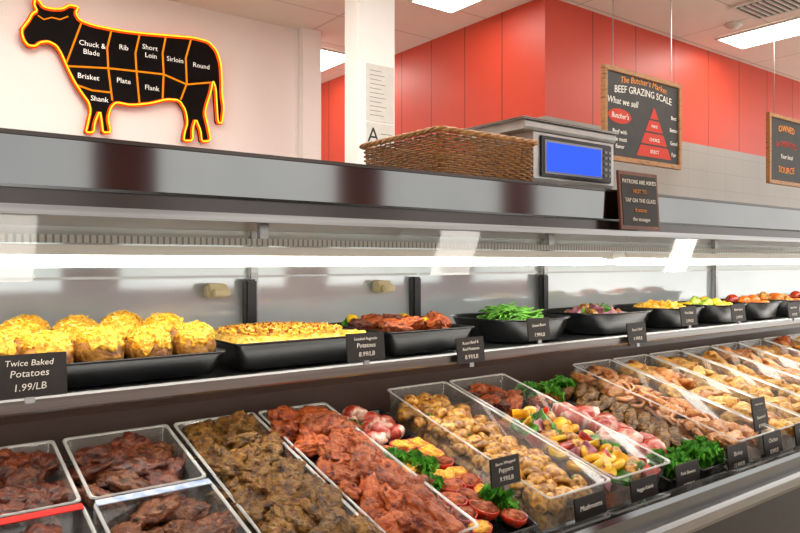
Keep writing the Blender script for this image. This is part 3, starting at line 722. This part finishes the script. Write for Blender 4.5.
def potato(x,y,z,rz,s,tilt):
    e=empty('stuffed_baked_potato',(0,0,0)); e.matrix_basis=Matrix.Translation((x,y,z))@Matrix.Rotation(tilt,4,'X')@Matrix.Rotation(rz,4,'Z')@Matrix.Diagonal((s,s,s,1))
    tag(e,'brown skinned baked potato heaped with melted orange cheese','potato','twice baked potatoes in black tray')
    link('potato_skin',random.choice(PB),e,True)
    link('melted_cheese',random.choice(PT),e,True)
    g=link('cheese_shreds',random.choice(PS),e,True); g['kind']='stuff'
shelftray(-.18,.595,1.375,1.70,.05,'long black tray holding twice baked potatoes')
for j,(y,off,z) in enumerate(((1.437,.055,.060),(1.52,.02,.070),(1.61,.05,.070))):
    for i in range(8):
        x=-.12+i*.094+(off-.05)
        if x>.56: continue
        potato(x,y+ru(-.006,.006),SZ+z+ru(-.004,.006),ru(-1.6,1.6),ru(.98,1.1),ru(.0,.35))
F,w,l=shelftray(.61,.985,1.375,1.70,.062,'wide black tray of cheesy au gratin potatoes')
bed(F,w,l,.066,mat('au_gratin',['#c07018','#e8ac30','#f4d470','#984812'],scale=45,rough=.5,bump=.8,bscale=70),'au_gratin_potatoes','golden cheesy au gratin potatoes filling black tray',amp=.012,inset=.014,ez=.055)
for nm,mm,n_,th in (('shredded_cheese_topping',CHEESE,420,.0016),('bacon_bits_topping',PEPR,120,.0024)):
    o=link(nm,shreds(nm,.15,.14,.014,n_,mm,th,.013 if n_>200 else .006)); o.matrix_basis=F@Matrix.Translation((0,l/2,.066)); tag(o,'scattered '+nm.replace('_',' ')+' over au gratin potatoes','topping',kind='stuff')
F,w,l=shelftray(1.01,1.30,1.375,1.70,.062,'black tray of roast beef and potatoes')
bed(F,w,l,.045,MEATD,'roast_gravy','brown red roast gravy in black tray',inset=.02,ez=.038)
fill(F,w,l,['mD','mE','mD','lemon'],4,4,.062,'roast pieces in black tray',sc_=(.6,.85))
for k in range(3): put('kale',F,-.07+.06*k,.29,.06,s=.5)
F,w,l=shelftray(1.42,1.74,1.375,1.68,.068,'black bowl of green beans',r=.09,name='serving_bowl')
bed(F,w,l,.045,BEAN,'bean_layer','cooked green beans filling black tray',inset=.05,ez=.04)
for k in range(80):
    a=ru(0,6.28); r_=math.sqrt(R()); put('bean',F,.075*r_*math.cos(a),l/2+.09*r_*math.sin(a),.055+.04*(1-r_*r_)+.008*R(),(0,ru(-.3,.3),ru(-.9,.9)),1,'green beans in black bowl')
for (x0,x1,kinds,n_,lab) in ((1.80,2.17,['pg','on','mush'],40,'black bowl of chopped vegetable salad'),(2.21,2.5,['sal','py'],80,'black bowl of creamy pasta salad')):
    F,w,l=shelftray(x0,x1,1.375,1.66,.07,lab,r=.09,name='serving_bowl')
    for k in range(n_):
        a=ru(0,6.28); r_=math.sqrt(R()); put(random.choice(kinds),F,.10*r_*math.cos(a),l/2+.09*r_*math.sin(a),.045+.025*(1-r_*r_)+ru(0,.008),(ru(0,3),ru(0,3),0),1,'pieces in '+lab[6:])
for (x0,x1,kinds,lab) in ((2.53,2.81,['lemon','lime','lemon'],'black bowl heaped with lemons and pears'),(2.83,3.1,['orange','apple','sal'],'black bowl heaped with mixed fruit'),(3.12,3.40,['orange','sal','bread'],'black bowl heaped with oranges'),(3.42,3.7,['apple','lemon'],'black bowl heaped with apples')):
    F,w,l=shelftray(x0,x1,1.375,1.64,.07,lab,r=.08,name='serving_bowl')
    for (zz,rr_,n_) in ((.05,.085,8),(.07,.04,4)):
        for k in range(n_):
            a=2*math.pi*k/n_+zz*9; put(random.choice(kinds),F,rr_*math.cos(a),l/2+rr_*math.sin(a),zz,(ru(0,3),ru(0,3),0),ru(.9,1.05),'fruit in '+lab[6:])

# ------------------------------------------------------------ camera, world
cam=bpy.data.cameras.new('camera'); co=bpy.data.objects.new('camera',cam); COL.objects.link(co)
cam.sensor_width=36; cam.lens=702*36/800; cam.shift_y=-4.5/800; cam.clip_start=.05
co.location=(0,0,H); co.rotation_euler=(math.radians(90),0,math.radians(-37.05)); sc.camera=co
w_=bpy.data.worlds.new('world'); sc.world=w_; w_.use_nodes=True
bg=w_.node_tree.nodes['Background']; bg.inputs[0].default_value=(1,.96,.90,1); bg.inputs[1].default_value=2.2
